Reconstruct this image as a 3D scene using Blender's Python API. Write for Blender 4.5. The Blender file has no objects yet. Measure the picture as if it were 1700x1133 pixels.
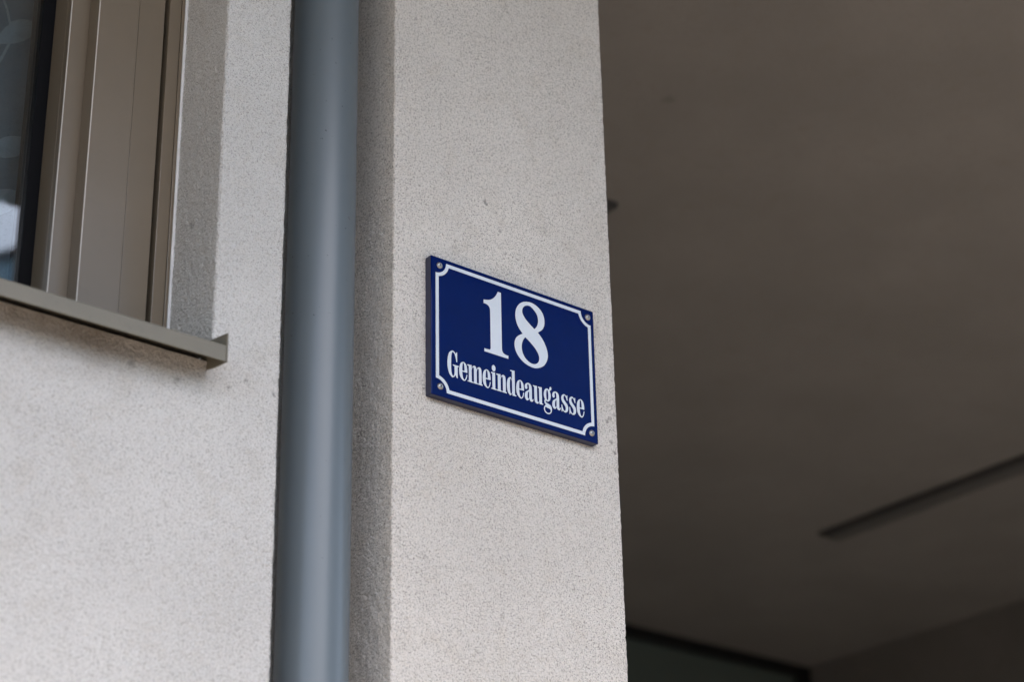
import bpy, bmesh, math
import numpy as np
from mathutils import Matrix, Vector

rng = np.random.default_rng(18)
scene = bpy.context.scene
COL = scene.collection

# ------------------------------------------------------------------ camera
cam_data = bpy.data.cameras.new('camera')
cam = bpy.data.objects.new('camera', cam_data)
COL.objects.link(cam)
scene.camera = cam
yaw, pitch, roll = math.radians(39.6567), math.radians(25.4184), math.radians(-1.1932)
fwd = Vector((math.sin(yaw) * math.cos(pitch), math.cos(yaw) * math.cos(pitch), math.sin(pitch)))
rt = Vector((math.cos(yaw), -math.sin(yaw), 0))
up = rt.cross(fwd)
r2 = rt * math.cos(roll) + up * math.sin(roll)
u2 = up * math.cos(roll) - rt * math.sin(roll)
m = Matrix((r2, u2, -fwd)).transposed().to_4x4()
m.translation = Vector((-1.4505, -1.9128, 1.55))
cam.matrix_world = m
cam_data.sensor_width = 36.0
cam_data.lens = 3429.3 / 1700 * 36
cam_data.clip_start = 0.05
cam_data.clip_end = 500
cam_data.dof.use_dof = True
cam_data.dof.focus_distance = 2.74
cam_data.dof.aperture_fstop = 4.0

# ------------------------------------------------------------------ sky, sun, exposure
SUN_EL, SUN_AZ = math.radians(57), math.radians(186)      # azimuth clockwise from +Y
world = bpy.data.worlds.new('World')
scene.world = world
world.use_nodes = True
wn = world.node_tree.nodes
wl = world.node_tree.links
bg = wn['Background']
sky = wn.new('ShaderNodeTexSky')
sky.sky_type = 'NISHITA'
sky.sun_disc = False
sky.sun_elevation = SUN_EL
sky.sun_rotation = SUN_AZ
sky.dust_density = 3.3
sky.air_density = 1.0
sky.ozone_density = 0.6
wl.new(sky.outputs[0], bg.inputs[0])
bg.inputs[1].default_value = 0.15

sun_data = bpy.data.lights.new('sun', 'SUN')
sun_data.energy = 0.5
sun_data.angle = math.radians(35)
sun_data.color = (1.0, 0.985, 0.96)
sun = bpy.data.objects.new('sun', sun_data)
COL.objects.link(sun)
to_sun = Vector((math.sin(SUN_AZ) * math.cos(SUN_EL), math.cos(SUN_AZ) * math.cos(SUN_EL), math.sin(SUN_EL)))
sun.rotation_euler = to_sun.to_track_quat('Z', 'Y').to_euler()
sun.location = (4, -12, 12)

scene.view_settings.view_transform = 'Standard'
scene.view_settings.look = 'None'
scene.view_settings.gamma = 1.0
scene.view_settings.use_curve_mapping = False
scene.view_settings.exposure = 1.95
scene.cycles.caustics_reflective = False
scene.cycles.caustics_refractive = False
scene.cycles.sample_clamp_indirect = 4.0

# ------------------------------------------------------------------ materials
def mat(name):
    mt = bpy.data.materials.new(name)
    mt.use_nodes = True
    nt = mt.node_tree
    return mt, nt, nt.nodes, nt.links, nt.nodes['Principled BSDF']

def noise(N, L, co, scale, detail=3.0, rough=0.55):
    n = N.new('ShaderNodeTexNoise')
    n.inputs['Scale'].default_value = scale
    n.inputs['Detail'].default_value = detail
    n.inputs['Roughness'].default_value = rough
    L.new(co, n.inputs['Vector'])
    return n.outputs['Fac']

def ramp(N, L, fac, a, b, ca=(0, 0, 0), cb=(1, 1, 1)):
    r = N.new('ShaderNodeValToRGB')
    r.color_ramp.elements[0].position = a
    r.color_ramp.elements[1].position = b
    r.color_ramp.elements[0].color = (*ca, 1)
    r.color_ramp.elements[1].color = (*cb, 1)
    L.new(fac, r.inputs[0])
    return r.outputs[0]

def mix(N, L, fac, a, b, mode='MIX'):
    x = N.new('ShaderNodeMix')
    x.data_type = 'RGBA'
    x.blend_type = mode
    for sock, v in ((x.inputs[0], fac), (x.inputs[6], a), (x.inputs[7], b)):
        if isinstance(v, (int, float)):
            sock.default_value = v
        elif isinstance(v, tuple):
            sock.default_value = (*v, 1)
        else:
            L.new(v, sock)
    return x.outputs[2]

def mul(N, L, a, b):
    x = N.new('ShaderNodeMath')
    x.operation = 'MULTIPLY'
    for s, v in zip(x.inputs, (a, b)):
        if isinstance(v, (int, float)):
            s.default_value = v
        else:
            L.new(v, s)
    return x.outputs[0]

def geo_pos(N):
    return N.new('ShaderNodeNewGeometry').outputs['Position']

def stucco(name, base, spots=(), speck=0.85, bump=1.0, grime_shade=0.0, hollow=.52):
    mt, nt, N, L, B = mat(name)
    co = geo_pos(N)
    big = noise(N, L, co, 3.0, 4)
    c = mix(N, L, ramp(N, L, big, .35, .7), tuple(v * .92 for v in base), tuple(min(1, v * 1.05) for v in base))
    med = noise(N, L, co, 22, 4, .6)
    c = mix(N, L, ramp(N, L, med, .55, .8), c, tuple(v * f for v, f in zip(base, (.90, .88, .85))))
    # pits of the scratch render hold dirt
    pit = noise(N, L, co, 420, 2.5, .65)
    dens = ramp(N, L, noise(N, L, co, 9, 4, .65), .25, .60)
    pm = ramp(N, L, pit, .35, .43, (1, 1, 1), (0, 0, 0))
    c = mix(N, L, mul(N, L, pm, mul(N, L, dens, speck)), c, tuple(v * f for v, f in zip(base, (.17, .155, .14))))
    pit2 = noise(N, L, co, 900, 1.0, .5)
    pm2 = ramp(N, L, pit2, .34, .40, (1, 1, 1), (0, 0, 0))
    c = mix(N, L, mul(N, L, pm2, speck * .7), c, tuple(v * .22 for v in base))
    # dirt in the hollows of the grain, with the relief's shading painted in
    hol = noise(N, L, co, 400, 2.0, .6)
    c = mix(N, L, ramp(N, L, hol, .36, .43, (1, 1, 1), (0, 0, 0)), c, tuple(v * f for v, f in zip(base, (hollow, hollow - .01, hollow - .03))))
    # a few single dirt marks
    for (x, y, z, r, s) in spots:
        d = N.new('ShaderNodeVectorMath'); d.operation = 'DISTANCE'
        wob = N.new('ShaderNodeTexNoise'); wob.inputs['Scale'].default_value = 160
        L.new(co, wob.inputs['Vector'])
        ad = N.new('ShaderNodeVectorMath'); ad.operation = 'MULTIPLY_ADD'
        L.new(wob.outputs['Color'], ad.inputs[0])
        ad.inputs[1].default_value = (r * 2.4,) * 3
        L.new(co, ad.inputs[2])
        L.new(ad.outputs[0], d.inputs[0])
        d.inputs[1].default_value = (x + r * 1.2, y + r * 1.2, z + r * 1.2)
        f = ramp(N, L, d.outputs['Value'], r * .35, r, (s, s, s), (0, 0, 0))
        c = mix(N, L, f, c, (.05, .045, .04))
    if grime_shade:  # brown grime below the sill, with the sill's shadow painted into it
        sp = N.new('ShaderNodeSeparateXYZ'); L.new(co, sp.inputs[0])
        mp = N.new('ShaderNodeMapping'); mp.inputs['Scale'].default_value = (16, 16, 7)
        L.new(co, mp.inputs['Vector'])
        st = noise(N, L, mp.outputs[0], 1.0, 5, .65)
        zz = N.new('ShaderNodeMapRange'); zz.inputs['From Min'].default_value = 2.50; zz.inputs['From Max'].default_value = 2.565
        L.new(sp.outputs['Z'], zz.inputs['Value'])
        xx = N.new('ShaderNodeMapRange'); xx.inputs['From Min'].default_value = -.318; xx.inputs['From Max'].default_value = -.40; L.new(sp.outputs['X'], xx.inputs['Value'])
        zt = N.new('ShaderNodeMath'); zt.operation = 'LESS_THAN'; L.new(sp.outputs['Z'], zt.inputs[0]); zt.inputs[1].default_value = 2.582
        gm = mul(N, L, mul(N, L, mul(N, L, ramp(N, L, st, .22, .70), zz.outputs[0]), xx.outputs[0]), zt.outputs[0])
        c = mix(N, L, mul(N, L, gm, grime_shade), c, tuple(v * f for v, f in zip(base, (.34, .29, .24))))
    L.new(c, B.inputs['Base Color'])
    B.inputs['Roughness'].default_value = .92
    B.inputs['Specular IOR Level'].default_value = .2
    h1 = noise(N, L, co, 360, 2.0, .6)
    h2 = mul(N, L, noise(N, L, co, 300, 2.0, .5), .6)
    hh = N.new('ShaderNodeMath'); hh.operation = 'ADD'
    L.new(h1, hh.inputs[0]); L.new(h2, hh.inputs[1])
    b = N.new('ShaderNodeBump')
    b.inputs['Strength'].default_value = bump
    b.inputs['Distance'].default_value = .0026
    L.new(hh.outputs[0], b.inputs['Height'])
    L.new(b.outputs[0], B.inputs['Normal'])
    return mt

def paint(name, col, rough=.4, vary=.05, scale=9, bump=0.0, dots=0.0, metallic=0.0, coat=0.0, dirt=0.0):
    mt, nt, N, L, B = mat(name)
    co = geo_pos(N)
    n = noise(N, L, co, scale, 4)
    c = mix(N, L, ramp(N, L, n, .35, .7), tuple(v * (1 - vary) for v in col), tuple(v * (1 + vary) for v in col))
    if dirt:
        g = noise(N, L, co, 55, 5, .7)
        c = mix(N, L, mul(N, L, ramp(N, L, g, .58, .78), dirt), c, tuple(v * .45 for v in col))
    if dots:
        dm = ramp(N, L, noise(N, L, co, 190, 1), .235, .25, (1, 1, 1), (0, 0, 0))
        msk = ramp(N, L, noise(N, L, co, 17, 3), .46, .54)
        c = mix(N, L, mul(N, L, mul(N, L, dm, msk), dots), c, (.02, .02, .02))
    L.new(c, B.inputs['Base Color'])
    rr = noise(N, L, co, 30, 4)
    mr = N.new('ShaderNodeMapRange')
    mr.inputs['To Min'].default_value = max(.02, rough - .02)
    mr.inputs['To Max'].default_value = rough + .03
    L.new(rr, mr.inputs['Value'])
    L.new(mr.outputs[0], B.inputs['Roughness'])
    B.inputs['Metallic'].default_value = metallic
    B.inputs['Coat Weight'].default_value = coat
    B.inputs['Coat Roughness'].default_value = .12
    if bump:
        b = N.new('ShaderNodeBump')
        b.inputs['Strength'].default_value = bump
        b.inputs['Distance'].default_value = .0006
        L.new(noise(N, L, co, 14, 2), b.inputs['Height'])
        L.new(b.outputs[0], B.inputs['Normal'])
    return mt

def pane_mat(name, tint, refl):
    mt, nt, N, L, B = mat(name)
    N.remove(B)
    out = N['Material Output']
    tr = N.new('ShaderNodeBsdfTransparent'); tr.inputs[0].default_value = (*tint, 1)
    gl = N.new('ShaderNodeBsdfGlossy'); gl.inputs['Roughness'].default_value = .015
    lw = N.new('ShaderNodeFresnel'); lw.inputs['IOR'].default_value = 1.5
    mr = N.new('ShaderNodeMath'); mr.operation = 'MULTIPLY'; mr.use_clamp = True
    mr.inputs[1].default_value = refl
    L.new(lw.outputs[0], mr.inputs[0])
    ms = N.new('ShaderNodeMixShader')
    L.new(mr.outputs[0], ms.inputs[0]); L.new(tr.outputs[0], ms.inputs[1]); L.new(gl.outputs[0], ms.inputs[2])
    # water spots and dust on the outside
    df = N.new('ShaderNodeBsdfDiffuse'); df.inputs[0].default_value = (.12, .12, .13, 1)
    co = geo_pos(N)
    f = ramp(N, L, noise(N, L, co, 480, 2), .66, .74, (0, 0, 0), (.55, .55, .55))
    m2 = N.new('ShaderNodeMixShader')
    L.new(f, m2.inputs[0]); L.new(ms.outputs[0], m2.inputs[1]); L.new(df.outputs[0], m2.inputs[2])
    L.new(m2.outputs[0], out.inputs['Surface'])
    return mt

WALL_SPOTS = [(.102, .012, 2.9373, .0016, .8), (.1045, .012, 2.934, .0014, .7), (.3254, .011, 2.6762, .003, .7), (.3115, .012, 2.6636, .0022, .7),
              (.3177, .012, 2.6338, .003, .8), (.3224, .012, 2.6199, .0028, .95), (.315, .012, 2.668, .003, .5),
              (-.0166, .012, 3.1889, .003, .5), (.128, .012, 2.90, .002, .5)]
WALL_SPOTS_L = [(-.2273, .012, 2.561, .004, .6), (-.2675, .012, 2.5683, .004, .6), (-.3155, .075, 2.79, .006, .5), (-.29, .012, 2.553, .004, .5),
                (-.42, .012, 2.548, .006, .5), (-.36, .012, 2.545, .005, .6)]
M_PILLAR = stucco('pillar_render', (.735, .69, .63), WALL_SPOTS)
M_WALL = stucco('wall_render', (.668, .650, .615), WALL_SPOTS_L, speck=.62, grime_shade=.75, hollow=.65)
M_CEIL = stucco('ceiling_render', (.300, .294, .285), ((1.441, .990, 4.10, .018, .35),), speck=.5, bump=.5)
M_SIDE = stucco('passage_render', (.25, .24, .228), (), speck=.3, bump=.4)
M_PIPE = paint('pipe_grey', (.122, .146, .160), .33, .03, 6, .06, .7, coat=.08)
M_BRONZE = paint('frame_beige', (.180, .142, .099), .30, .03, 12, .05, dirt=.12, coat=.15)
M_SILL = paint('sill_beige', (.180, .164, .125), .45, .04, 15, .12, dirt=.3)
M_SEAL = paint('sealant_white', (.80, .79, .78), .6, .05, 40)
M_GASKET = paint('gasket_black', (.003, .003, .004), .7, .05)
M_GASKET.node_tree.nodes['Principled BSDF'].inputs['Specular IOR Level'].default_value = .15
M_BLUE = paint('enamel_blue', (.0002, .0082, .083), .10, .06, 30, .04, .0, coat=.0)
M_BLUE_EDGE = paint('edge_blue', (.022, .026, .060), .40, .15, 60)
M_BLUE.node_tree.nodes['Principled BSDF'].inputs['Specular IOR Level'].default_value = .12
M_WHITE = paint('enamel_white', (.66, .71, .76), .35, .02, 60)
M_STEEL = paint('screw_steel', (.42, .42, .42), .34, .08, 300, metallic=1.0)
M_DARK = paint('socket_dark', (.01, .01, .01), .5, .05)
M_LAMP = paint('lamp_housing', (.055, .055, .055), .45, .05)
M_LAMPD = paint('lamp_diffuser', (.13, .13, .128), .5, .05)
M_BLACK = paint('frame_black', (.006, .006, .006), .5, .05)
M_ROOM = paint('room_plaster', (.35, .35, .34), .9, .05)
M_CURT = paint('curtain_grey', (.28, .32, .37), .9, .05)
M_LEAF = paint('curtain_leaf', (.50, .55, .60), .9, .05)
M_PAVE = paint('paving_grey', (.36, .30, .235), .85, .12, 4)
M_ASPH = paint('asphalt', (.06, .06, .06), .9, .15, 5)
M_OPP = paint('opposite_plaster', (.60, .79, .88), .9, .05, 1)
M_ROOF = paint('roof_tile', (.17, .12, .10), .8, .15, 6)
M_GLASS = pane_mat('window_glass', (.76, .81, .82), 1.6)
M_GLASS2 = paint('door_glass', (.105, .135, .122), .12, .04, 2)

# ------------------------------------------------------------------ mesh helpers
def link(name, me, material=None, parent=None, smooth=False):
    o = bpy.data.objects.new(name, me)
    COL.objects.link(o)
    if material:
        me.materials.append(material)
    if parent:
        o.parent = parent
    if smooth:
        me.polygons.foreach_set('use_smooth', [True] * len(me.polygons))
    return o

def tag(o, label, cat=None, group=None, kind=None):
    if label: o['label'] = label
    if cat: o['category'] = cat
    if group: o['group'] = group
    if kind: o['kind'] = kind
    return o

def thing(name, loc, label, cat, group=None):
    o = bpy.data.objects.new(name, None)
    COL.objects.link(o)
    o.location = loc
    o.empty_display_size = .1
    tag(o, label, cat, group)
    return o

def adopt(o, parent):
    """parent and keep the world position (parents carry only a translation)"""
    o.parent = parent
    t = parent.matrix_basis.translation.copy()
    p = parent.parent
    while p:
        t += p.matrix_basis.translation
        p = p.parent
    o.matrix_parent_inverse = Matrix.Translation(-t)
    return o

def soft_bevel(bm, w, seg):
    for f in bm.faces: f.smooth = False
    res = bmesh.ops.bevel(bm, geom=bm.edges[:], offset=w, segments=seg, profile=.5, affect='EDGES')
    for f in res['faces']: f.smooth = True

def box(name, x0, x1, y0, y1, z0, z1, material, parent=None, bevel=0.0, seg=2):
    bm = bmesh.new()
    bmesh.ops.create_cube(bm, size=1)
    for v in bm.verts:
        v.co = ((x0 + x1) / 2 + v.co.x * (x1 - x0), (y0 + y1) / 2 + v.co.y * (y1 - y0), (z0 + z1) / 2 + v.co.z * (z1 - z0))
    if bevel:
        soft_bevel(bm, bevel, seg)
    me = bpy.data.meshes.new(name)
    bm.to_mesh(me); bm.free()
    o = link(name, me, material)
    if parent:
        adopt(o, parent)
    return o

def prism(name, pts, z0, z1, material, parent=None, axis='z', bevel=0.0):
    """closed polygon pts extruded along an axis"""
    bm = bmesh.new()
    def P(a, b, c):
        return (a, b, c) if axis == 'z' else ((c, a, b) if axis == 'x' else (a, c, b))
    vs = [bm.verts.new(P(a, b, z0)) for a, b in pts]
    f = bm.faces.new(vs)
    ex = bmesh.ops.extrude_face_region(bm, geom=[f])
    d = Vector(P(0, 0, z1 - z0))
    for v in [g for g in ex['geom'] if isinstance(g, bmesh.types.BMVert)]:
        v.co += d
    bmesh.ops.recalc_face_normals(bm, faces=bm.faces[:])
    if bevel:
        soft_bevel(bm, bevel, 2)
    me = bpy.data.meshes.new(name)
    bm.to_mesh(me); bm.free()
    o = link(name, me, material)
    if parent:
        adopt(o, parent)
    return o

def grid_mesh(name, V, material, parent=None, extra=None):
    """V: rows x cols x 3 array"""
    R, C, _ = V.shape
    me = bpy.data.meshes.new(name)
    me.vertices.add(R * C)
    me.vertices.foreach_set('co', V.reshape(-1).astype(np.float32))
    idx = np.arange(R * C).reshape(R, C)
    q = np.stack([idx[:-1, :-1], idx[:-1, 1:], idx[1:, 1:], idx[1:, :-1]], -1).reshape(-1, 4)
    n = len(q)
    me.loops.add(n * 4)
    me.loops.foreach_set('vertex_index', q.reshape(-1).astype(np.int32))
    me.polygons.add(n)
    me.polygons.foreach_set('loop_start', (np.arange(n) * 4).astype(np.int32))
    me.update(calc_edges=True)
    me.validate()
    me.polygons.foreach_set('use_smooth', np.ones(n, dtype=bool))
    o = link(name, me, material)
    if parent:
        adopt(o, parent)
    return o

def resample(pts, steps, radius=.003):
    """polyline with rounded inner corners -> points and left-hand normals; steps = spacing for each segment"""
    P, S = [], []
    n = len(pts)
    out = []
    for i in range(n - 1):
        a, b = np.array(pts[i], float), np.array(pts[i + 1], float)
        L = np.linalg.norm(b - a); d = (b - a) / L
        s = a + (d * radius if i > 0 else 0)
        e = b - (d * radius if i < n - 2 else 0)
        k = max(1, int(round(np.linalg.norm(e - s) / steps[i])))
        nrm = np.array([d[1], -d[0]])
        for j in range(k + 1):
            out.append((s + (e - s) * j / k, nrm))
        if i < n - 2:
            c = np.array(pts[i + 2], float); d2 = (c - b) / np.linalg.norm(c - b)
            n2 = np.array([d2[1], -d2[0]])
            t = .5
            q = (e * (1 - t) ** 2 + b * 2 * t * (1 - t) + (b + d2 * radius) * t * t)
            nn = nrm + n2; nn = nn / np.linalg.norm(nn)
            out.append((q, nn))
    P = np.array([o[0] for o in out]); N = np.array([o[1] for o in out])
    return P, N

def smooth(a, k=1):
    for _ in range(k):
        a = (a + np.roll(a, 1, 0) + np.roll(a, -1, 0) + np.roll(a, 1, 1) + np.roll(a, -1, 1)) / 5
    return a

def relief(R, C, amp):
    a = rng.normal(size=(R, C))
    a = a * .55 + smooth(rng.normal(size=(R, C)), 1) * 1.2
    pits = smooth((rng.random((R, C)) < .035).astype(float), 1) * 5
    wav = smooth(rng.normal(size=(R, C)), 14)
    return amp * (a * .5 - pits * .7) + wav / max(wav.std(), 1e-6) * .00012

def rows(z_breaks, steps):
    z = [z_breaks[0]]
    for i in range(len(steps)):
        k = max(1, int(round((z_breaks[i + 1] - z_breaks[i]) / steps[i])))
        z += list(np.linspace(z_breaks[i], z_breaks[i + 1], k + 1)[1:])
    return np.array(z)

def extrude_profile(P, N, Z, D):
    R, C = len(Z), len(P)
    V = np.zeros((R, C, 3))
    V[:, :, 0] = P[None, :, 0] + N[None, :, 0] * D
    V[:, :, 1] = P[None, :, 1] + N[None, :, 1] * D
    V[:, :, 2] = Z[:, None]
    return V

# ------------------------------------------------------------------ ground
WY = .012            # plane of the rendered facade
ZC = 4.10            # underside of the overhanging storey
g = box('pavement', -60, 60, -4.2, 8, -.3, 0.0, M_PAVE); tag(g, None, kind='structure')
g = box('road', -60, 60, -120, -4.2, -.5, -.12, M_ASPH); tag(g, None, kind='structure')

# ------------------------------------------------------------------ the house
house = thing('house', (0, .3, 0), 'light rendered house with window, pillar, downpipe recess and shaded passage', 'house')

def part(o, label=None):
    if label: o['label'] = label
    return o

# pillar: left cheek, front with the sign, right side
XL, XR = -.0515, .330
P, N = resample([(XL, .230), (XL, WY), (XR, WY), (XR, .50), (XL, .50), (XL, .2301)], [.0024, .0019, .02, .05, .05], .0028)
Z = rows([0, 2.12, ZC], [.02, .0019])
D = relief(len(Z), len(P), .0005)
D[:, P[:, 0] < XL + .001] *= 1.35
pillar = grid_mesh('pillar', extrude_profile(P, N, Z, D), M_PILLAR, house)
part(pillar, 'rough light rendered pillar that carries the blue house number sign')

# wall with the window: shared tail of columns (front strip right of the window, then the recess cheek)
XREV, XREC = -.3155, -.220
ZS = 2.578
Pt, Nt = resample([(XREV, WY), (XREC, WY), (XREC, .230)], [.0024, .004], .0028)
Z_all = rows([0, 2.12, ZS, ZC], [.02, .0024, .0024])
Dt = relief(len(Z_all), len(Pt), .0005)
Dt[:, Pt[:, 0] > XREC - .001] *= 1.3
k = int(np.argmin(abs(Z_all - ZS)))
# lower wall
Pw, Nw = resample([(-3.6, WY), (-1.0, WY), (XREV - .0024, WY)], [.05, .0024], .0001)
Dw = relief(k + 1, len(Pw), .0005)
P = np.vstack([Pw, Pt]); N = np.vstack([Nw, Nt])
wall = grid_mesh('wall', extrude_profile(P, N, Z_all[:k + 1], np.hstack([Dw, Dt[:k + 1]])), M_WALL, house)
part(wall, 'pale rendered wall under and beside the window')
# jamb strip: reveal, front strip, cheek
Pr, Nr = resample([(XREV, .16), (XREV, WY + .0026)], [.0024], .0001)
Dr = relief(len(Z_all) - k, len(Pr), .0005) * 1.35
Nr = np.tile(np.array([[-1., 0.]]), (len(Pr), 1)); Nr[-1] = (-.707, -.707)
Ptt = Pt.copy(); Ptt[0, 0] += .0022
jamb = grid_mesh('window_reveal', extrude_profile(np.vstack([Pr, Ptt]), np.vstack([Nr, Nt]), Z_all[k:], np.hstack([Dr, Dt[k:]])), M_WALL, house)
part(jamb, 'shaded rendered strip between the window and the downpipe')
box('recess_back', XREC - .01, XL + .01, .112, .235, 0, ZC, M_WALL, house)
# left of the window, above it and the masonry behind the render
box('wall_block', -3.6, -1.55, .010, .30, ZS, ZC, M_WALL, house)
box('lintel', -1.55, XREV + .001, .014, .30, 3.28, ZC - .002, M_WALL, house)
box('masonry', -3.6, XREV - .001, .030, .30, 0, ZS - .03, M_SIDE, house)
box('masonry', XREV + .002, XREC - .004, .135, .30, 0, ZC - .003, M_SIDE, house)
# upper storey: its underside is the soffit over the facade and the passage
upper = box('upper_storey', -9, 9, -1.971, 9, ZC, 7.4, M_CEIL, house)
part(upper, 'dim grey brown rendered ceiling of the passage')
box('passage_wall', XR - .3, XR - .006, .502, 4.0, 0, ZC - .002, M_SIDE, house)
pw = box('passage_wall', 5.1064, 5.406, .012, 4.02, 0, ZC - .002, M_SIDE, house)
part(pw, 'dark side wall at the far right of the passage')
box('front_wall', 5.407, 8.9, .014, .32, 0, ZC - .002, M_WALL, house)
# hall behind the glazing and room behind the window
def shell(name, x0, x1, y0, y1, z0, z1, material, parent):
    """room box open towards -y"""
    v = [(x0, y0, z0), (x1, y0, z0), (x1, y1, z0), (x0, y1, z0), (x0, y0, z1), (x1, y0, z1), (x1, y1, z1), (x0, y1, z1)]
    f = [(0, 1, 2, 3), (7, 6, 5, 4), (2, 1, 5, 6), (3, 2, 6, 7), (0, 3, 7, 4)]
    me = bpy.data.meshes.new(name); me.from_pydata(v, [], f)
    return adopt(link(name, me, material), parent)
shell('hall', .0, 5.4, 4.12, 8.4, .01, ZC - .004, M_ROOM, house)
shell('room', -3.4, XREV + .02, .31, 3.6, .6, 3.36, M_ROOM, house)

# ------------------------------------------------------------------ window (part of the house)
win = bpy.data.objects.new('window', None); COL.objects.link(win)
win.location = (-.92, .16, ZS); win.parent = house
win.matrix_parent_inverse = Matrix.Translation(-house.location)
win.location = (-.92, .16, ZS)
win['label'] = 'beige metal framed window with dark glass'
def wadopt(o):
    o.parent = win
    o.matrix_parent_inverse = Matrix.Translation(-Vector((-.92, .16, ZS)))
    return o
ZB, ZT = ZS - .01, 3.29
Y0, Y1, Y2 = .118, .1440, .1894
XE2, XE1, XG = -.4426, -.4688, -.4858
def wprism(name, pts, material, bevel=.0007):
    return wadopt(prism(name, pts, ZB, ZT, material, bevel=bevel))
wprism('sealant', [(-.3145, .1165), (-.3170, .1155), (-.3186, .1172), (-.3186, .150), (-.3145, .150)], M_SEAL, .0003)
wprism('outer_frame', [(-.3187, Y0), (-.3232, Y0), (-.3232, .150), (-.3187, .150)], M_BRONZE)
wprism('outer_frame', [(-.3238, Y0 + .001), (-.3408, Y0 + .001), (-.3408, .160), (-.3238, .150)], M_BRONZE)
wprism('gasket', [(-.3411, .146), (-.3472, .146), (-.3472, .160), (-.3411, .160)], M_GASKET, .0004)
wprism('casement_frame', [(-.3473, Y0 + .0025), (-.3475, .160), (-.3854, .160), (-.3854, Y0 + .0012)], M_BRONZE)
wprism('casement_frame', [(-.3860, Y0), (-.3860, .180), (XE2, .180), (XE2, Y0)], M_BRONZE, .0010)
wprism('sash', [(XE2 + .0005, Y1), (XE2 + .0005, .22), (XE1, .22), (XE1, Y1)], M_BRONZE, .0010)
wprism('glazing_bead', [(XE1 + .0008, Y1 + .012), (XE1 + .0008, .22), (XE1 - .0003, .22), (XE1 - .0003, Y1 + .012)], M_BRONZE, .0002)
wprism('gasket', [(XE1 - .0006, Y2), (XE1 - .0006, .222), (XG, .222), (XG, Y2)], M_GASKET, .0004)
M_EDGE_LINE = paint('pale_edge_line', (.58, .53, .46), .35, .03, 12)  # the bright corner lines are put in as thin pale strips
wprism('edge_line', [(XE2 + .0006, Y0 - .0006), (XE2 - .0007, Y0 - .0006), (XE2 - .0007, Y0 + .0010), (XE2 + .0006, Y0 + .0010)], M_EDGE_LINE, .0002)
wprism('edge_line', [(XE1 + .0006, Y1 - .0006), (XE1 - .0007, Y1 - .0006), (XE1 - .0007, Y1 + .0010), (XE1 + .0006, Y1 + .0010)], M_EDGE_LINE, .0002)
wadopt(box('sash', -1.45, XE1, Y1, .22, ZB - .02, ZB + .004, M_BRONZE))
wadopt(box('sash', -1.55, XREV, Y0, .22, 3.25, 3.29, M_BRONZE, bevel=.001))
wadopt(box('sash', -1.55, -1.47, Y0, .22, ZB, 3.249, M_BRONZE, bevel=.001))
wadopt(box('pane', -1.47, XG + .004, .1915, .1955, ZB, 3.25, M_GLASS))
# sill: sloped sheet with a folded front and an upstand at its end
XS1 = -.3207
YF = -.0315
sill_pts = [(YF, 2.5620), (YF, 2.5815), (YF + .002, 2.5835), (Y0 + .02, 2.6010), (Y0 + .02, 2.5995), (YF + .0035, 2.5820), (YF + .0018, 2.5620)]
sl = prism('sill', sill_pts, -1.58, XS1 - .0015, M_SILL, axis='x', bevel=.0004)
wadopt(sl)
cap = prism('sill_end_cap', [(YF - .0008, 2.5610), (YF - .0008, 2.5985), (.0275, 2.6065), (.0275, 2.5700), (-.004, 2.5640)], XS1 - .0013, XS1 + .0007, M_SILL, axis='x', bevel=.0004)
wadopt(cap)

# ------------------------------------------------------------------ curtain behind the glass
cur = thing('curtain', (-.95, .27, 2.5), 'grey curtain with pale leaf print behind the dark window glass', 'curtain')
xs = np.linspace(-1.46, -.455, 120); zs = np.linspace(2.45, 3.30, 30)
V = np.zeros((len(zs), len(xs), 3))
V[:, :, 0] = xs[None]; V[:, :, 2] = zs[:, None]
def curtain_y(x): return .262 + .006 * np.sin(x * 60) + .003 * np.sin(x * 131 + 1)
V[:, :, 1] = curtain_y(V[:, :, 0])
grid_mesh('fabric', V, M_CURT, cur)
def motif(cx, cz, ang, ln, wd):
    n = 14; pts = []
    for i in range(n):
        t = i / n * 2 * math.pi
        u = math.cos(t) * ln / 2; w = math.sin(t) * wd / 2 * (1 + .45 * math.cos(t))
        pts.append((cx + u * math.cos(ang) - w * math.sin(ang), cz + u * math.sin(ang) + w * math.cos(ang)))
    v = [(x, float(curtain_y(x)) - .0012, z) for x, z in pts]
    c = (cx, float(curtain_y(cx)) - .0016, cz)
    me = bpy.data.meshes.new('leaf'); me.from_pydata(v + [c], [], [(i, (i + 1) % n, n) for i in range(n)])
    adopt(link('leaf', me, M_LEAF), cur)
def stem(pts, wd=.004):
    v = []; f = []
    for i, (x, z) in enumerate(pts):
        a = pts[max(0, i - 1)]; b = pts[min(len(pts) - 1, i + 1)]
        d = np.array([b[0] - a[0], b[1] - a[1]]); d /= np.linalg.norm(d)
        for s in (-1, 1):
            xx = x - d[1] * wd / 2 * s
            v.append((xx, float(curtain_y(xx)) - .0011, z + d[0] * wd / 2 * s))
        if i: f.append((2 * i - 2, 2 * i - 1, 2 * i + 1, 2 * i))
    me = bpy.data.meshes.new('stem'); me.from_pydata(v, [], f)
    adopt(link('stem', me, M_LEAF), cur)
for k2 in range(5):
    bx = -.52 - .16 * k2
    for bz in (2.62, 2.88, 3.14):
        oz = bz + (.13 if k2 % 2 else 0)
        stem([(bx + .025 * math.sin(t * 5 + k2), oz - .11 + t * .22) for t in np.linspace(0, 1, 9)])
        for (dx, dz, a, ln, wd) in ((-.035, .01, 2.4, .075, .030), (.03, -.035, .8, .07, .028), (-.04, -.06, 2.6, .06, .026), (.034, .05, .6, .06, .028), (.0, .10, 1.5, .07, .034)):
            motif(bx + dx, oz + dz, a, ln, wd)

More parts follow.
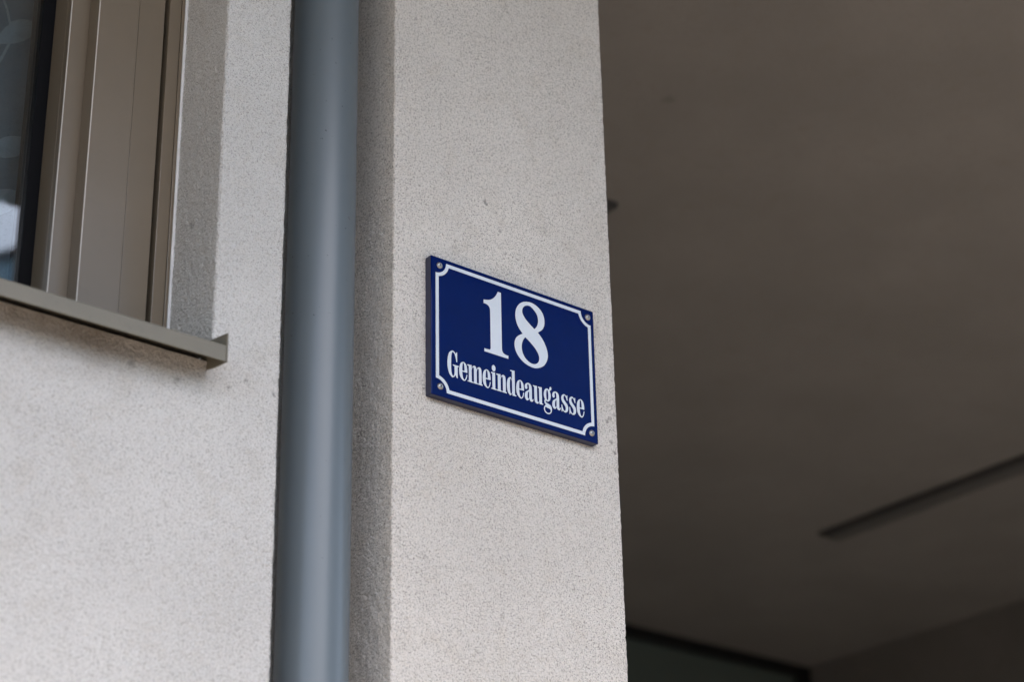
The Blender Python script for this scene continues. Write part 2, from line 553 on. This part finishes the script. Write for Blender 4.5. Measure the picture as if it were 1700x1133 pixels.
# ------------------------------------------------------------------ glazed entrance at the end of the passage
ent = thing('glazed_entrance', (2.6, 4.0096, 0), 'dark glazed entrance with black frame at the end of the passage', 'glass door')
YG = 4.0096; XW = 5.1064
box('top_rail', .34, XW - .001, YG, YG + .08, ZC - .048, ZC - .001, M_BLACK, ent, .002)
for a, b in ((.34, .41), (2.62, 2.69), (XW - .075, XW - .001)):
    box('jamb', a, b, YG, YG + .08, 0, ZC - .05, M_BLACK, ent, .002)
box('pane', 2.69, XW - .075, YG + .030, YG + .040, .05, ZC - .049, M_GLASS2, ent)
box('pane', .41, 2.62, YG + .030, YG + .040, .05, ZC - .049, M_GLASS2, ent)

# ------------------------------------------------------------------ ceiling lamps
def lamp(x0, label):
    w = .1075
    t = thing('ceiling_lamp', (x0 + w / 2, 2.114, ZC), label, 'ceiling lamp', 'linear lamps on the passage ceiling')
    box('housing', x0, x0 + w, 1.4261, 2.8017, ZC - .014, ZC + .002, M_LAMP, t, .003)
    box('diffuser', x0 + .030, x0 + w - .016, 1.4461, 2.7817, ZC - .0165, ZC - .0135, M_LAMPD, t, .001)
lamp(3.8689, 'long dark linear lamp on the right of the passage ceiling')
lamp(1.5672, 'dark lamp end peeking out from behind the pillar, on the passage ceiling')

# ------------------------------------------------------------------ downpipe
pipe = thing('downpipe', (-.132, .060, 0), 'grey round metal downpipe in the recess left of the sign', 'downpipe')
PX, PY, PR = -.1325, .060, .0442
zs = rows([0.05, 2.0, ZC + .03], [.1, .02])
th = np.linspace(0, 2 * math.pi, 97)
V = np.zeros((len(zs), len(th), 3))
rr = PR + .0003 * np.sin(zs * 1.3)[:, None] + 0 * th[None]
V[:, :, 0] = PX + np.sin(th)[None] * rr; V[:, :, 1] = PY + np.cos(th)[None] * rr; V[:, :, 2] = zs[:, None]
V[:, -1] = V[:, 0]
grid_mesh('pipe', V[:, ::-1], M_PIPE, pipe)
# ------------------------------------------------------------------ house number sign
SZ = 2.6182
sign = thing('house_number_sign', (.1416, 0, SZ), 'dark blue enamel sign with white 18 Gemeindeaugasse screwed to the pillar', 'house sign')
W, H = .2832, .200
plate = box('plate', 0, W, 0, .0135, SZ, SZ + H, M_BLUE, sign, .0016, 3)
plate.data.materials.append(M_BLUE_EDGE)
for p in plate.data.polygons:
    if p.normal.y > -.5:
        p.material_index = 1

def catmull(pts, sub=7):
    n = len(pts); out = []
    C = [len(p) > 2 for p in pts]; Q = [np.array(p[:2], float) for p in pts]
    for i in range(n):
        j = (i + 1) % n
        p1, p2 = Q[i], Q[j]
        out.append(tuple(p1))
        if C[i] and C[j]:
            continue
        L = np.linalg.norm(p2 - p1)
        def tan(k, q):
            a, b = Q[(k - 1) % n], Q[(k + 1) % n]
            return (b - a) / (np.linalg.norm(b - a) + 1e-9) * L
        t1 = tan(i, 0) if not C[i] else None
        t2 = tan(j, 0) if not C[j] else None
        if t1 is None: t1 = 1.5 * (p2 - p1) - .5 * t2
        if t2 is None: t2 = 1.5 * (p2 - p1) - .5 * t1
        for s in range(1, sub):
            t = s / sub
            h = (2 * t**3 - 3 * t**2 + 1) * p1 + (t**3 - 2 * t**2 + t) * t1 + (-2 * t**3 + 3 * t**2) * p2 + (t**3 - t**2) * t2
            out.append(tuple(h))
    return out

def flat_shape(name, loops, x, z, layer, parent, material=M_WHITE, sub=7, sx=1.0):
    """loops in millimetres on the sign face -> thin raised enamel"""
    cu = bpy.data.curves.new(name, 'CURVE')
    cu.dimensions = '2D'; cu.fill_mode = 'BOTH'; cu.extrude = .00009
    for lp in loops:
        pts = catmull(lp, sub)
        sp = cu.splines.new('POLY'); sp.points.add(len(pts) - 1)
        for q, (a, b) in zip(sp.points, pts):
            q.co = (a * .001 * sx, b * .001, 0, 1)
        sp.use_cyclic_u = True
    tmp = bpy.data.objects.new('tmp', cu); COL.objects.link(tmp)
    dg = bpy.context.evaluated_depsgraph_get(); dg.update()
    me = bpy.data.meshes.new_from_object(tmp.evaluated_get(dg))
    bpy.data.objects.remove(tmp)
    co = np.zeros(len(me.vertices) * 3, np.float32); me.vertices.foreach_get('co', co); co = co.reshape(-1, 3)
    out = np.zeros_like(co)
    out[:, 0] = x + co[:, 0]; out[:, 2] = z + co[:, 1]; out[:, 1] = -.00012 - layer - co[:, 2]
    me.vertices.foreach_set('co', out.reshape(-1)); me.update()
    me.materials.clear()
    o = link(name, me, material)
    if parent: adopt(o, parent)
    return o

def C(x, y): return (x, y, 1)
# border with hollow corners
def border(off, r, L0, L1, B0, B1, cx0, cx1, cy0, cy1):
    pts = []
    x0, x1, y0, y1 = L0 + off, L1 - off, B0 + off, B1 - off
    d = math.sqrt(r * r - off * off)
    a0 = math.asin(off / r)
    def arc(cx, cy, s, e):
        return [C(cx + r * math.cos(s + (e - s) * i / 12), cy + r * math.sin(s + (e - s) * i / 12)) for i in range(13)]
    hp = math.pi / 2
    pts += arc(cx0, cy1, -hp + a0, -a0)
    pts += arc(cx1, cy1, math.pi + a0, math.pi + hp - a0)
    pts += arc(cx1, cy0, hp + a0, math.pi - a0)
    pts += arc(cx0, cy0, a0, hp - a0)
    return pts
L0, L1, B0, B1 = 7.5, 276.6, 7.1, 193.7
bo = border(0.0, 17.4, L0, L1, B0, B1, L0, L1, B0, B1)
bi = border(5.0, 22.2, L0, L1, B0, B1, L0, L1, B0, B1)
flat_shape('border', [bo, bi], 0, SZ, 0, sign)

one = [C(87.5, 160.2), C(87.5, 154.8), (93.5, 154.3), (97.4, 151.2), C(98.4, 145.0), C(98.4, 93.5), (97.6, 89.7), (94.6, 88.6), C(87.7, 88.6), C(87.7, 84.2),
       C(128.2, 84.2), C(128.2, 88.6), (121.5, 89.4), (118.2, 92.2), C(117.4, 98.5), C(117.3, 178.8), C(112.1, 178.9), (106.6, 169.5), (98.4, 163.0)]
eight = [[(166.8, 179.8), (179.5, 177.7), (189.5, 169.8), (192.9, 157.8), (189.6, 146.2), C(180.3, 138.2), (189.6, 128.6), (195.8, 116.5), (196.7, 104.5), (190.0, 91.6), (177.5, 84.2), (166.0, 83.4), (152.8, 87.6), (142.6, 97.2), (139.2, 109.3), (142.9, 120.2), C(153.9, 128.7), (145.4, 138.6), (141.8, 150.6), (143.8, 163.8), (152.6, 174.8)],
         [(166.0, 174.2), (174.0, 170.7), (179.8, 164.4), (181.6, 155.6), (179.4, 147.4), C(174.6, 141.4), (166.6, 146.6), (158.2, 153.4), (153.9, 161.2), (156.6, 169.8)],
         [C(158.2, 124.8), (166.8, 119.4), (176.6, 111.4), (181.8, 102.0), (180.0, 93.6), (172.4, 88.7), (162.8, 90.0), (154.6, 97.0), (151.6, 107.6), (153.6, 117.8)]]
d1 = flat_shape('digit', [one], 0, SZ, 0, sign); part(d1, 'white digit 1')
d8 = flat_shape('digit', eight, 0, SZ, 0, sign); part(d8, 'white digit 8')

GL = {}
GL['G'] = [[[C(15.9, 36.4), C(14.9, 36.3), C(13.8, 33.6), (11.3, 36.1), (7.8, 36.9), (2.5, 32.0), (0, 18.6), (2.1, 5.2), (7.3, -.9), (10.7, .2), C(13.0, 3.8), C(15.0, -.2), C(16.6, -.2), C(16.6, 15.7),
             C(18.3, 16.0), C(18.3, 17.5), C(9.0, 17.5), C(9.0, 16.0), C(11.5, 15.7), (11.5, 6.0), (10.3, 1.9), (8.9, 1.2), (6.7, 5.0), (6.0, 18), (6.8, 31.2), (8.9, 35.1), (11.9, 32.4), C(14.8, 22.4), C(15.9, 22.4)]]]
GL['e'] = [[[C(13.4, 11.6), (13.1, 17.5), (11.4, 23.2), (7.1, 25.7), (2.3, 22.2), (0.2, 12.6), (2.0, 3.4), (7.7, -.9), (11.4, 1.6), C(13.5, 8.9), C(12.2, 9.0), (10.6, 3.2), (8.3, .8), (6.0, 4.2), C(5.2, 11.6)],
            [C(5.2, 13.2), (5.6, 20.8), (7.0, 24.4), (8.5, 21.0), C(8.9, 13.2)]]]
GL['m'] = [[[C(0, 24.3), C(0, 22.8), C(2.1, 22.4), C(2.1, 1.6), C(0, 1.6), C(0, 0), C(8.5, 0), C(8.5, 1.6), C(6.7, 1.6), C(6.7, 17.2), (7.9, 21.4), (9.6, 22.6), C(10.6, 19.5), C(10.6, 1.6), C(9.2, 1.6), C(9.2, 0), C(16.6, 0), C(16.6, 1.6), C(15.1, 1.6), C(15.1, 17.2), (16.2, 21.4), (17.8, 22.6), C(18.7, 19.5), C(18.7, 1.6), C(17.3, 1.6), C(17.3, 0), C(24.6, 0), C(24.6, 1.6), C(23.1, 1.6), (23.1, 19.2), (22.2, 23.6), (19.8, 25.3), (17.0, 24.0), C(15.0, 20.4), (13.8, 24.0), (11.7, 25.3), (8.8, 23.8), C(6.7, 19.8), C(6.7, 24.8)]]]
GL['n'] = [[[C(0, 24.3), C(0, 22.8), C(2.3, 22.4), C(2.3, 1.6), C(0.1, 1.6), C(0.1, 0), C(8.4, 0), C(8.4, 1.6), C(6.9, 1.6), C(6.9, 17.2), (8.2, 21.4), (9.8, 22.6), C(10.8, 19.5), C(10.8, 1.6), C(9.2, 1.6), C(9.2, 0), C(16.9, 0), C(16.9, 1.6), C(15.4, 1.6), (15.4, 19.2), (14.5, 23.6), (12.0, 25.3), (9.0, 23.8), C(6.9, 19.8), C(6.9, 24.8)]]]
GL['i'] = [[[C(0, 24.3), C(0, 22.8), C(1.9, 22.4), C(1.9, 1.6), C(0, 1.6), C(0, 0), C(8.4, 0), C(8.4, 1.6), C(6.7, 1.6), C(6.7, 24.8)],
            [(4.4, 35.3), (7.0, 33.2), (7.5, 30.2), (6.6, 27.4), (4.4, 26.0), (2.2, 27.4), (1.4, 30.4), (2.0, 33.4)]]]
GL['d'] = [[[C(6.2, 36.0), C(13.4, 36.3), C(13.4, 1.6), C(15.5, 1.6), C(15.5, 0), C(9.3, -.4), C(8.9, 3.4), (7.2, .4), (5.0, -.8), (1.3, 3.5), (0, 12.5), (1.5, 21.5), (5.3, 25.4), (7.3, 24.6), C(8.8, 22.0), C(8.8, 34.5), C(6.2, 34.3)],
            [(4.8, 12.8), (5.4, 21.4), (6.9, 23.7), C(8.8, 19.4), C(8.8, 6.0), (7.0, 1.5), (5.5, 3.8)]]]
GL['a'] = [[[(0.3, 18.2), (2.4, 15.4), (4.6, 17.4), (4.3, 20.4), (4.8, 22.8), (6.2, 23.7), (7.4, 21.6), C(7.6, 15.6), (5.0, 13.8), (1.4, 10.8), (0, 5.6), (1.0, 1.2), (3.9, -.7), (6.3, .8), C(7.8, 3.6), (8.8, .4), (11.2, -.8), (13.5, .2), C(14.9, 3.4), C(13.8, 3.9), (12.9, 2.3), (12.2, 3.8), (12.2, 17), (11.0, 23.0), (6.4, 25.3), (1.8, 22.9)],
            [C(7.6, 13.4), (5.7, 11.4), (4.7, 6.6), (5.2, 2.7), (6.5, 2.6), C(7.6, 5.0)]]]
GL['u'] = [[[C(0, 24.2), C(6.6, 24.6), (6.6, 5.2), (7.2, 2.3), (8.5, 1.6), C(10.2, 4.4), C(10.2, 22.8), C(8.4, 22.9), C(8.4, 24.4), C(14.9, 24.9), C(14.9, 1.6), C(16.7, 1.6), C(16.7, 0), C(10.6, -.4), C(10.3, 2.8), (8.6, 0), (6.2, -.9), (3.0, .6), (1.9, 5), C(1.9, 22.6), C(0, 22.8)]]]
GL['g'] = [[[(6.5, 25.8), (10.6, 23.2), (12.5, 16.4), (10.8, 9.6), (6.3, 6.9), (2.1, 9.6), (.4, 16.2), (2.2, 23.0)], [(6.5, 23.9), (7.8, 21.4), (8.3, 16.4), (7.8, 11.0), (6.4, 8.8), (5.1, 11.0), (4.6, 16.2), (5.2, 21.6)]],
           [[C(2.6, 9.4), (1.2, 7.4), (1.2, 4.4), C(3.6, 1.4), (1.1, -1.2), (0, -5.2), (2.0, -9.4), (7.2, -11.2), (12.0, -8.8), (13.9, -3.2), (12.9, 1.2), (10.0, 3.4), (6.2, 4.2), (3.6, 5.4), (3.4, 6.8), C(4.4, 8.2)], [(3.0, -1.8), (6.4, -2.6), (10.2, -3.0), (11.9, -5.0), (10.5, -8.2), (7.2, -9.6), (3.2, -8.4), (1.6, -5.2)]],
           [[C(9.4, 22.6), (10.2, 25.8), (11.3, 29.2), (12.9, 29.7), (13.9, 27.4), (13.0, 25.0), (11.6, 24.4), C(10.9, 22.8)]]]
GL['s'] = [[[C(11.0, 24.9), C(9.9, 24.9), C(9.1, 23.0), (5.7, 25.5), (1.6, 23.2), (0.1, 18.6), (1.2, 14.4), (4.6, 10.6), (7.1, 7.4), (7.4, 3.6), (5.8, .9), (3.3, 2.6), C(1.3, 9.0), C(0.1, 9.1), C(0.1, -1.1), C(1.1, -1.1), C(1.9, 1.4), (6.2, -1.0), (10.2, 1.0), (11.9, 6.2), (10.8, 11.0), (7.6, 14.4), (4.6, 17.8), (4.2, 21.2), (5.9, 23.7), (8.3, 21.6), C(9.9, 17.4), C(11.0, 17.3)]]]
for ch, x in (('G', 26.2), ('e', 45.2), ('m', 59.1), ('e', 83.9), ('i', 98.3), ('n', 107.2), ('d', 124.8), ('e', 140.4), ('a', 155.1), ('u', 169.8), ('g', 187.7), ('a', 202.6), ('s', 218.7), ('s', 232.6), ('e', 246.0)):
    lead = None
    for li, loops in enumerate(GL[ch]):
        o = flat_shape('letter', loops, x * .001, SZ + .0330, li * .00004, None)
        if lead is None:
            lead = adopt(o, sign)
        else:                                   # join the extra strokes of one letter into its mesh
            bm = bmesh.new(); bm.from_mesh(lead.data); bm.from_mesh(o.data); bm.to_mesh(lead.data); bm.free()
            bpy.data.objects.remove(o)
    part(lead, 'white letter ' + ch)

# domed screws with a socket
def screw(x, z):
    bm = bmesh.new()
    prof = [(0.0, .0030), (.0012, .0030), (.0026, .0025), (.0038, .0016), (.0046, .0004), (.0047, -.0004)]
    n = 28; rings = []
    for r, h in prof[1:]:
        rings.append([bm.verts.new((x + r * math.cos(2 * math.pi * i / n), -h, z + r * math.sin(2 * math.pi * i / n))) for i in range(n)])
    for a, b in zip(rings, rings[1:]):
        for i in range(n):
            bm.faces.new((a[i], a[(i + 1) % n], b[(i + 1) % n], b[i]))
    # hex socket sunk into the head
    c0 = [bm.verts.new((x + .0012 * math.cos(2 * math.pi * i / n), -.0012, z + .0012 * math.sin(2 * math.pi * i / n))) for i in range(n)]
    for i in range(n):
        bm.faces.new((c0[i], c0[(i + 1) % n], rings[0][(i + 1) % n], rings[0][i]))
    bmesh.ops.recalc_face_normals(bm, faces=bm.faces[:])
    me = bpy.data.meshes.new('screw'); bm.to_mesh(me); bm.free()
    s = adopt(link('screw', me, M_STEEL, None, True), sign)
    v = [(x + .0013 * math.cos(math.pi / 3 * i), -.0028, z + .0013 * math.sin(math.pi / 3 * i)) for i in range(6)]
    v += [(a, -.0010, c) for a, b, c in v]
    me = bpy.data.meshes.new('socket')
    me.from_pydata(v, [], [(6, 7, 8, 9, 10, 11)] + [(i, (i + 1) % 6, 6 + (i + 1) % 6, 6 + i) for i in range(6)])
    so = link('socket', me, M_DARK)
    adopt(so, s)
    so.matrix_parent_inverse = Matrix.Translation(-sign.location)
    so.parent = s
    so.matrix_parent_inverse = Matrix.Identity(4)
    return s
for x, z in ((.0140, .1880), (.2718, .1877), (.0144, .0138), (.2714, .0134)):
    screw(x, SZ + z)

# ------------------------------------------------------------------ house across the street, mirrored in the window glass
opp = thing('house_across', (10, -16, 0), 'plain house across the street mirrored in the window glass', 'house')
prism('wall', [(4.0, -.12), (18.0, -.12), (18.0, 9.55), (11.0, 13.75), (4.0, 9.55)], -25, -14, M_OPP, opp, axis='y')
prism('roof', [(3.9, 9.50), (11.0, 13.76), (18.1, 9.50), (18.1, 9.60), (11.0, 13.88), (3.9, 9.60)], -25.1, -13.94, M_ROOF, opp, axis='y')
for fz in (1.4, 4.4, 7.4):
    for fx in (6.2, 9.2, 12.2, 15.0):
        w = box('window', fx, fx + 1.1, -14.02, -13.97, fz, fz + 1.5, M_BLACK, opp)

warm_fill_house = thing('house_across', (-9, -18, 0), 'ochre house added across the street, out of view', 'house')  # unseen house added to bounce warm light and cut blue sky
warm_fill_house['label'] = 'ochre rendered house added out of view across the street for warm bounce light'
M_OCHRE = paint('ochre_plaster', (.62, .52, .40), .9, .05, 1)
box('wall', -26, 1.2, -24, -13, -.12, 3.3, M_OCHRE, warm_fill_house)
prism('roof', [(-12.6, 3.25), (-12.6, 3.42), (-18.5, 5.2), (-24.4, 3.42), (-24.4, 3.25)], -26.3, 1.5, M_ROOF, warm_fill_house, axis='x')
for fz in (1.0,):
    for fx in (-24, -21, -18, -15, -12, -9, -6, -3, -.6):
        box('window', fx, fx + 1.1, -13.02, -12.97, fz, fz + 1.6, M_BLACK, warm_fill_house)
